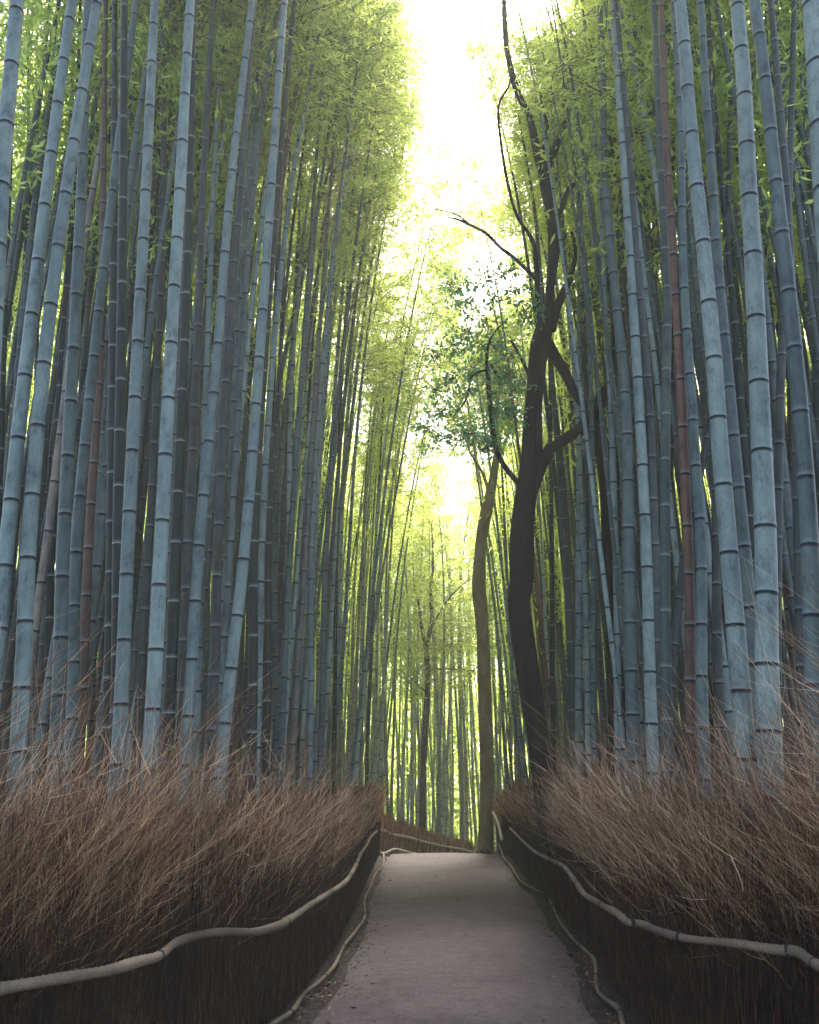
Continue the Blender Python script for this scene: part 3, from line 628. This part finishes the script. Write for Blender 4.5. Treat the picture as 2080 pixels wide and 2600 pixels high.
# beyond the bend
c = 0
while c < 46:
    px = random.uniform(925, 1330); y = 31+17*random.random()**.8; r = ray(px, 2100); x = r[0]/r[1]*y
    if 1190 < px < 1265 and random.random() < .5: continue
    if not free(x, y, .5): continue
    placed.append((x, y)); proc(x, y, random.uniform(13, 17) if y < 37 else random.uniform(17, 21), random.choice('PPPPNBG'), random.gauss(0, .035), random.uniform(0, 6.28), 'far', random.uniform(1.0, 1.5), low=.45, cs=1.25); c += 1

# the rest of the grove deep on both sides and past the bend: one mass
g = np.random.default_rng(21); Vc, Qc, Rc, VLs, QLs = [], [], [], [], []; oc = ol = 0; cnt = 0
vm = [culm_mesh(P, .095, nseg=6) for _, P in variants[:4]]
spots = []
while len(spots) < 1480:
    if len(spots) < 1260:
        sd = -1 if g.random() < .5 else 1; x = sd*(3.4+14*g.random()**1.5); y = 9.5+34*g.random()**1.5
        if abs(x)/y > .75: continue
    else: x = g.uniform(-9, 11); y = g.uniform(38, 60)
    spots.append((x, y))
for k, (x, y) in enumerate(spots):
    V, Q, R = vm[k % 4]; a = g.uniform(0, 6.28); s = g.uniform(.9, 1.15); ca, sa = math.cos(a), math.sin(a)
    lean = g.normal(0, .04); Rm = np.array([[ca, -sa, 0], [sa, ca, 0], [0, 0, 1]])
    W = (V*s)@Rm.T; W = W+np.stack([W[:, 2]*lean, 0*W[:, 2], 0*W[:, 2]], 1)+np.array([x, y, float(gz(x, y))])
    Vc.append(W); Qc.append(Q+oc); Rc.append(R); oc += len(W)
    VL, QL = crowns[k % NCV][3]; sel = slice(k % 4, None, 4); VL = VL.reshape(-1, 4, 3)[sel if k % 3 else slice(k % 7, None, 14)].reshape(-1, 3)
    z0 = g.uniform(7.5, 9.5)-(3.0 if y > 22 else 0) if k < 1260 else g.uniform(2.5, 8)
    W = (VL*np.array([1.25, 1.25, 1.12]))@Rm.T; W[:, 2] += z0; W[:, 0] += W[:, 2]*lean; W += np.array([x, y, float(gz(x, y))])
    c4 = W.reshape(-1, 4, 3); cc = c4.mean(1, keepdims=True); W = (cc+(c4-cc)*1.35).reshape(-1, 3)
    VLs.append(W); ol += len(W)
nb = 60000; th = g.uniform(-.75, .75, nb); rr = g.uniform(46, 66, nb); bx_ = np.sin(th)*rr; by_ = np.cos(th)*rr; bz_ = gz(bx_, by_)+g.random(nb)**1.2*9
q = np.stack([bx_, by_, bz_], 1); d_ = g.normal(0, 1, (nb, 3)); d_[:, 2] -= .6; d_ /= np.linalg.norm(d_, axis=1, keepdims=True); w_ = np.cross(d_, g.normal(0, 1, (nb, 3))); w_ /= np.linalg.norm(w_, axis=1, keepdims=True); l_ = g.uniform(.3, .6, nb)[:, None]
VLs.append(np.stack([q, q+d_*l_*.5+w_*l_*.28, q+d_*l_, q+d_*l_*.5-w_*l_*.28], 1).reshape(-1, 3))
KS = 1260; nq = [len(q) for q in Qc]; c0 = sum(len(v) for v in Vc[:KS])
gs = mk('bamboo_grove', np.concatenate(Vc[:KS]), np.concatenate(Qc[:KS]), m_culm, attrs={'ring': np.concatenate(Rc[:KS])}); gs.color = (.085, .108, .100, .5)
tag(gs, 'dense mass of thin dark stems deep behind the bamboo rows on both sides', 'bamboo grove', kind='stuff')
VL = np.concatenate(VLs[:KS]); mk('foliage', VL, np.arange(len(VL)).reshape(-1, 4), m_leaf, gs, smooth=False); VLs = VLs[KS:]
gr = mk('far_bamboo_grove', np.concatenate(Vc[KS:]), np.concatenate(Qc[KS:])-c0, m_culm, attrs={'ring': np.concatenate(Rc[KS:])}); gr.color = (.36, .40, .36, .8)  # stem colour paled as if seen through bright haze
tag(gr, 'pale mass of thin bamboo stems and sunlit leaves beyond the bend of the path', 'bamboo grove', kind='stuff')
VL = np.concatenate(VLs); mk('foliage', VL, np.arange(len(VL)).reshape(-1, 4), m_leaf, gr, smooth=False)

# ------------------------------------------------------------------ trees
def img_limb(pts, Y, n=14, m=6, seed=0, rough=.06):
    """pts: (x, y, width px) in the photo; Y depth or list"""
    Ys = [Y]*len(pts) if isinstance(Y, (int, float)) else Y
    P = np.array([atY(a, b, d) for (a, b, w), d in zip(pts, Ys)]); R = []
    for (a, b, w), p in zip(pts, P): R.append(w/2*toimg(p)[2]/FPX)
    PR = catmull(np.c_[P, R], m); return limb(PR[:, :3], np.maximum(PR[:, 3], .004), n, rough, seed)
TY = 12.6
bt = empty('tree', atY(1392, 2080, TY)); o_ = bt.location.copy()
main = [(1402, 2150, 66), (1392, 2060, 62), (1376, 1950, 58), (1364, 1860, 57), (1350, 1760, 60), (1329, 1624, 57), (1317, 1533, 54), (1323, 1473, 58), (1326, 1382, 61), (1329, 1322, 57), (1338, 1240, 55), (1342, 1160, 40), (1345, 1081, 36), (1356, 980, 38), (1364, 920, 44), (1368, 870, 38), (1371, 820, 18), (1366, 750, 14), (1362, 694, 13), (1354, 615, 10), (1311, 543, 8), (1287, 452, 8), (1272, 362, 7), (1266, 271, 6), (1290, 222, 5), (1300, 190, 4)]
stem2 = [(1335, 1290, 34), (1356, 1225, 36), (1372, 1185, 32), (1386, 1160, 30), (1392, 1140, 22), (1394, 1128, 14)]
stem3 = [(1372, 1190, 24), (1366, 1120, 22), (1366, 1050, 20), (1369, 980, 22), (1378, 900, 26), (1392, 832, 26), (1397, 740, 24), (1402, 690, 26), (1406, 633, 32), (1406, 555, 33), (1397, 515, 30), (1387, 482, 27), (1380, 430, 27), (1366, 392, 22), (1352, 330, 18), (1340, 285, 16), (1317, 241, 17), (1299, 181, 16), (1287, 120, 14), (1281, 36, 12), (1278, -60, 9)]
ups = [(1386, 440, 20), (1404, 390, 20), (1426, 338, 19), (1438, 285, 20), (1436, 220, 18), (1428, 150, 14), (1434, 60, 10)]
mid = [(1376, 400, 14), (1386, 345, 12), (1390, 318, 9), (1380, 280, 7), (1372, 230, 5)]
brL = [(1364, 712, 12), (1350, 696, 11), (1305, 654, 10), (1269, 627, 9), (1233, 591, 8), (1185, 567, 7), (1160, 556, 5), (1136, 552, 3)]
brL2 = [(1190, 568, 5), (1165, 548, 4), (1140, 538, 3), (1106, 531, 2)]
stub = [(1345, 960, 10), (1334, 930, 9), (1314, 892, 8), (1297, 863, 6)]
low = [(1325, 1235, 16), (1309, 1218, 15), (1281, 1183, 13), (1262, 1145, 12), (1250, 1080, 12), (1244, 1020, 12), (1239, 960, 11), (1236, 915, 9), (1240, 880, 7), (1255, 845, 5), (1290, 808, 3)]
rt = [(1400, 838, 22), (1414, 782, 22), (1428, 752, 20), (1440, 725, 18), (1452, 690, 14), (1462, 640, 10), (1452, 590, 8)]
rdn = [(1394, 870, 24), (1410, 905, 27), (1434, 945, 26), (1454, 985, 22), (1466, 1010, 17), (1474, 1030, 10)]
rl2 = [(1390, 1150, 22), (1410, 1132, 26), (1436, 1114, 28), (1466, 1093, 28), (1500, 1056, 26), (1535, 1015, 24), (1556, 975, 20), (1580, 900, 16), (1600, 850, 12), (1640, 800, 9)]
upk = [(1404, 560, 14), (1426, 530, 13), (1440, 490, 13), (1456, 470, 12), (1470, 466, 9)]
sml = [(1236, 940, 7), (1215, 945, 7), (1196, 960, 6), (1190, 990, 5), (1180, 1020, 4), (1150, 1060, 3)]
sm2 = [(1247, 925, 9), (1256, 940, 9), (1268, 958, 8)]
parts = [img_limb(main, TY, 20, 8, 1, .05), img_limb(stem2, TY, 14, 6, 2), img_limb(stem3, [TY+.02]*len(stem3), 16, 6, 3)]
mt = mk('trunk', *cat(parts), m_bark, bt)
for nm, q, yy, sd in (('branch', ups, TY, 5), ('branch', mid, TY, 6), ('branch', brL, TY, 7), ('branch', brL2, TY, 8), ('branch', stub, TY, 9), ('branch', low, [TY-.03*k for k in range(len(low))], 10), ('branch', rt, [TY+.05+.03*k for k in range(len(rt))], 11), ('branch', rdn, [TY+.05*k for k in range(len(rdn))], 12), ('branch', rl2, [TY+.03+.08*k for k in range(len(rl2))], 13), ('branch', upk, TY, 14), ('branch', sml, TY-.2, 15), ('branch', sm2, TY-.2, 16)):
    mk(nm, *img_limb(q, yy, 10, 5, sd), m_bark, bt)
def leafclumps(name, centres, Y, rad, nper, mat_, parent, seed, size=(.07, .13), wr=.22, twig=True, flat=.7):
    g = np.random.default_rng(seed); VV = []; TW = []
    for (a, b) in centres:
        c = atY(a, b, Y+g.normal(0, .25)); n = int(nper*g.uniform(.6, 1.2)); nt_ = 12
        d = g.normal(0, 1, (nt_, 3)); d /= np.linalg.norm(d, axis=1, keepdims=True); tip = c+d*rad*np.array([1.2, 1, flat])*g.uniform(.5, 1.1, (nt_, 1))
        t = np.linspace(0, 1, 4)[None, :, None]; PT = c+(tip-c)[:, None]*t+g.normal(0, .03, (nt_, 4, 3)); TW.append(PT)
        i = g.integers(0, nt_, n); f = g.random(n)**.6; q = c+(tip-c)[i]*f[:, None]+g.normal(0, .07, (n, 3))
        dd = d[i]*.5+g.normal(0, .6, (n, 3)); dd[:, 2] -= .4; dd /= np.linalg.norm(dd, axis=1, keepdims=True)
        w = np.cross(dd, g.normal(0, 1, (n, 3))); w /= np.linalg.norm(w, axis=1, keepdims=True); l = g.uniform(*size, n)[:, None]
        VV.append(np.stack([q, q+dd*l*.45+w*l*wr, q+dd*l, q+dd*l*.45-w*l*wr], 1).reshape(-1, 3))
    V = np.concatenate(VV); ob = mk(name, V, np.arange(len(V)).reshape(-1, 4), mat_, parent, smooth=False)
    P = np.concatenate(TW); R = np.broadcast_to(.006*np.linspace(1, .4, 4)[None], P.shape[:2]); mk('twigs', *tubes(P, R, 3), m_bark, parent)
    return ob
cl = [(1110, 990), (1150, 960), (1195, 935), (1235, 960), (1280, 950), (1310, 990), (1120, 1045), (1165, 1075), (1205, 1100), (1235, 1120), (1255, 1040), (1290, 1050), (1085, 1090), (1120, 1110), (1180, 1000), (1150, 880), (1185, 840), (1215, 870), (1260, 880), (1300, 900), (1165, 730), (1195, 765), (1250, 760), (1300, 740), (1240, 700), (1330, 790), (1140, 720), (1290, 690), (1230, 815), (1230, 1140), (1110, 900)]
leafclumps('foliage', cl, TY-.3, .36, 100, m_leafdark, bt, 31, (.07, .12))
tag(bt, 'crooked black tree leaning over the fence right of the path, with long bare limbs', 'tree')
for c_ in bt.children: c_.location = -o_

# dark tree half hidden behind the bamboo on the right
t2 = empty('tree', atY(1560, 2050, 14.5)); o_ = t2.location.copy()
mk('trunk', *img_limb([(1580, 2120, 44), (1566, 1850, 38), (1555, 1600, 36), (1546, 1400, 34), (1540, 1262, 34), (1532, 1171, 34), (1520, 1081, 34), (1522, 1020, 30), (1560, 960, 26), (1590, 900, 22), (1618, 840, 20), (1650, 780, 20), (1662, 700, 18), (1640, 600, 18), (1622, 520, 22), (1640, 470, 26), (1690, 400, 20), (1720, 330, 14), (1730, 200, 10)], 14.5, 14, 6, 41), m_bark, t2)
for k, q in enumerate([[(1622, 530, 12), (1606, 420, 10), (1580, 405, 9), (1640, 390, 7)][:1]+[(1590, 412, 10), (1610, 404, 9), (1645, 392, 7)],
                       [(1560, 690, 12), (1600, 615, 10), (1650, 590, 9), (1700, 560, 7), (1780, 545, 5)],
                       [(1650, 780, 14), (1760, 660, 14), (1850, 600, 14), (1930, 575, 17), (1990, 545, 16), (2060, 505, 13), (2130, 470, 10)],
                       [(1760, 665, 10), (1850, 640, 12), (1960, 625, 12), (2040, 600, 12), (2120, 560, 10)],
                       [(1760, 668, 9), (1850, 690, 10), (1960, 690, 11), (2010, 672, 10), (2080, 640, 8)],
                       [(1640, 860, 12), (1655, 830, 14), (1668, 800, 12), (1690, 760, 9)]]):
    mk('branch', *img_limb(q, [14.5+.02*j for j in range(len(q))], 10, 5, 50+k), m_bark, t2)
leafclumps('foliage', [(1500, 620), (1510, 590), (1480, 640), (1500, 960), (1530, 780), (1560, 560), (1640, 480), (1700, 330), (1740, 210), (1600, 380), (1980, 620), (2040, 470), (1500, 680)], 14.6, .45, 130, m_leafdark, t2, 55)
tag(t2, 'dark crooked tree mostly hidden behind the bamboo right of the black tree', 'tree')
for c_ in t2.children: c_.location = -o_

# tan tree at the crest
t3 = empty('tree', atY(1233, 2150, 23.5)); o_ = t3.location.copy()
mk('trunk', *img_limb([(1228, 2185, 60), (1232, 2140, 40), (1236, 2060, 36), (1237, 1980, 38), (1233, 1860, 34), (1231, 1750, 33), (1227, 1640, 32), (1222, 1560, 35), (1217, 1500, 38), (1219, 1430, 31), (1221, 1380, 27), (1228, 1330, 28), (1240, 1280, 28), (1252, 1220, 22), (1262, 1140, 16), (1258, 1050, 12), (1275, 950, 9), (1268, 850, 5)], 23.5, 16, 6, 61), m_bark2, t3)
for k, q in enumerate([[(1245, 1262, 10), (1225, 1200, 7), (1195, 1150, 5), (1170, 1080, 3)], [(1256, 1190, 10), (1285, 1120, 7), (1310, 1050, 5), (1320, 960, 3)]]):
    mk('branch', *img_limb(q, 23.5, 8, 5, 70+k), m_bark2, t3)
for k, (dx, dy) in enumerate(((-.5, -.3), (.45, -.25), (-.25, -.6), (.15, -.65), (.6, .1))):
    b0 = np.array(atY(1230, 2160, 23.5)); b0[2] = float(gz(b0[0], b0[1]))
    P = catmull([b0+[0, 0, .3], b0+[dx*.45, dy*.45, .13], b0+[dx, dy, .03], b0+[dx*1.6, dy*1.5, -.02]], 4); mk('root', *limb(P, np.linspace(.10, .03, len(P)), 8, .1, 80+k), m_bark3, t3)
leafclumps('foliage', [(1210, 1120), (1250, 1080), (1290, 1040), (1230, 1010), (1280, 950), (1180, 1060), (1320, 980), (1250, 900), (1310, 1080)], 23.5, .9, 260, m_leaf, t3, 75, (.12, .2), .2)
tag(t3, 'tall tan-barked tree with pale trunk standing at the crest right of the path', 'tree')
for c_ in t3.children: c_.location = -o_

# thin forked tree beyond the bend
t4 = empty('tree', atY(1073, 2120, 33)); o_ = t4.location.copy()
mk('trunk', *img_limb([(1070, 2170, 20), (1073, 2100, 18), (1074, 2000, 17), (1078, 1880, 16), (1085, 1790, 15), (1086, 1720, 14), (1084, 1650, 14), (1090, 1610, 11), (1096, 1570, 10), (1094, 1500, 7), (1100, 1430, 5), (1096, 1330, 3)], 33, 12, 6, 91, .04), m_bark3, t4)
for k, q in enumerate([[(1083, 1655, 9), (1072, 1600, 8), (1064, 1540, 6), (1052, 1490, 4), (1048, 1400, 2)], [(1088, 1700, 5), (1120, 1698, 4), (1170, 1700, 3), (1210, 1704, 2)], [(1096, 1590, 5), (1140, 1520, 4), (1180, 1480, 3), (1220, 1450, 2)], [(1085, 1760, 4), (1040, 1720, 3), (1010, 1700, 2)]]):
    mk('branch', *img_limb(q, 33, 8, 5, 94+k), m_bark3, t4)
leafclumps('foliage', [(1060, 1710), (1110, 1700), (1160, 1700), (1200, 1705), (1140, 1640), (1130, 1580), (1060, 1560), (1100, 1480), (1170, 1500), (1210, 1460), (1050, 1640), (1020, 1710), (1180, 1740), (1060, 1760)], 33, .75, 170, m_leaf, t4, 97, (.10, .17), .2)
tag(t4, 'slim dark forked tree standing alone beyond the bend, left of the tan tree', 'tree')
for c_ in t4.children: c_.location = -o_

# ------------------------------------------------------------------ labels for the bamboo
ORD = ['', 'first', 'second', 'third', 'fourth', 'fifth', 'sixth', 'seventh', 'eighth', 'ninth', 'tenth', 'eleventh', 'twelfth', 'thirteenth', 'fourteenth']
byc = {}
names = []
for b in [b for b in bamboos if b[4] == 'traced']:
    byc.setdefault((b[6], b[3]), []).append(b)
for (sd, cn), L_ in byc.items():
    L_.sort(key=lambda b: b[1] if sd < 0 else -b[1])
    for k, b in enumerate(L_, 1):
        th = 'thick' if b[5] >= 30 else ('medium' if b[5] >= 19 else 'slender'); ed = 'left' if sd < 0 else 'right'
        ring = ' with white rings' if cn in ('dark green',) else ''
        txt = f"{th} {cn} bamboo{ring}, {ORD[k]} {cn} front stem from the {ed} edge"
        tag(b[0], txt, 'bamboo', f"front bamboo stems on the {ed} of the path")
        names.append((b[1], sd, f"{ORD[k]} {cn} front stem from {ed} edge"))
seen = {}
for b in bamboos:
    if b[4] != 'behind': continue
    near = min([n_ for n_ in names if n_[1] == b[6]], key=lambda n_: abs(n_[0]-b[1]))
    seen.setdefault((b[3], near[2]), []).append(b)
for (cn, nm), L_ in seen.items():
    L_.sort(key=lambda b: b[2])
    for k, b in enumerate(L_):
        pos = '' if len(L_) == 1 else (['nearer', 'farther'] if len(L_) == 2 else ['nearest', 'second nearest', 'third nearest', 'fourth nearest', 'fifth nearest', 'sixth nearest', 'seventh nearest', 'eighth nearest', 'ninth nearest'])[min(k, 8 if len(L_) > 2 else 1)]+' '
        tag(b[0], f"{pos}{cn} bamboo behind {nm}", 'bamboo', 'bamboo standing behind the front rows')
fars = {}
for b in bamboos:
    if b[4] == 'far':
        px = b[1]; w_ = 'left of the slim forked tree' if px < 1073 else ('right of the slim forked tree' if px < 1235 else 'right of the tan tree')
        fars.setdefault((b[3], w_), []).append(b)
for (cn, w_), L_ in fars.items():
    L_.sort(key=lambda b: -b[1] if w_.startswith('left') else b[1])
    for k, b in enumerate(L_, 1): tag(b[0], f"hazy {cn} bamboo past the bend, {ORD[min(k, 14)]} such {w_}", 'bamboo', 'hazy bamboo stand past the bend')

# ------------------------------------------------------------------ haze
HZ = True
if HZ:
    import bmesh
    me = bpy.data.meshes.new('haze'); bm = bmesh.new(); bmesh.ops.create_cube(bm, size=1); bm.to_mesh(me); bm.free()
    hz = bpy.data.objects.new('haze', me); C.objects.link(hz); hz.scale = (640, 640, 26); hz.location = (0, 0, 11)
    m = bpy.data.materials.new('haze'); m.use_nodes = True; nt = m.node_tree; nt.nodes.clear()
    out = nt.nodes.new('ShaderNodeOutputMaterial'); vp = nt.nodes.new('ShaderNodeVolumePrincipled')
    vp.inputs['Color'].default_value = (.98, .97, .88, 1); vp.inputs['Density'].default_value = .0022; vp.inputs['Anisotropy'].default_value = .3
    nt.links.new(vp.outputs[0], out.inputs['Volume']); me.materials.append(m); tag(hz, 'pale sunlit haze filling the bamboo grove', 'haze', kind='stuff')
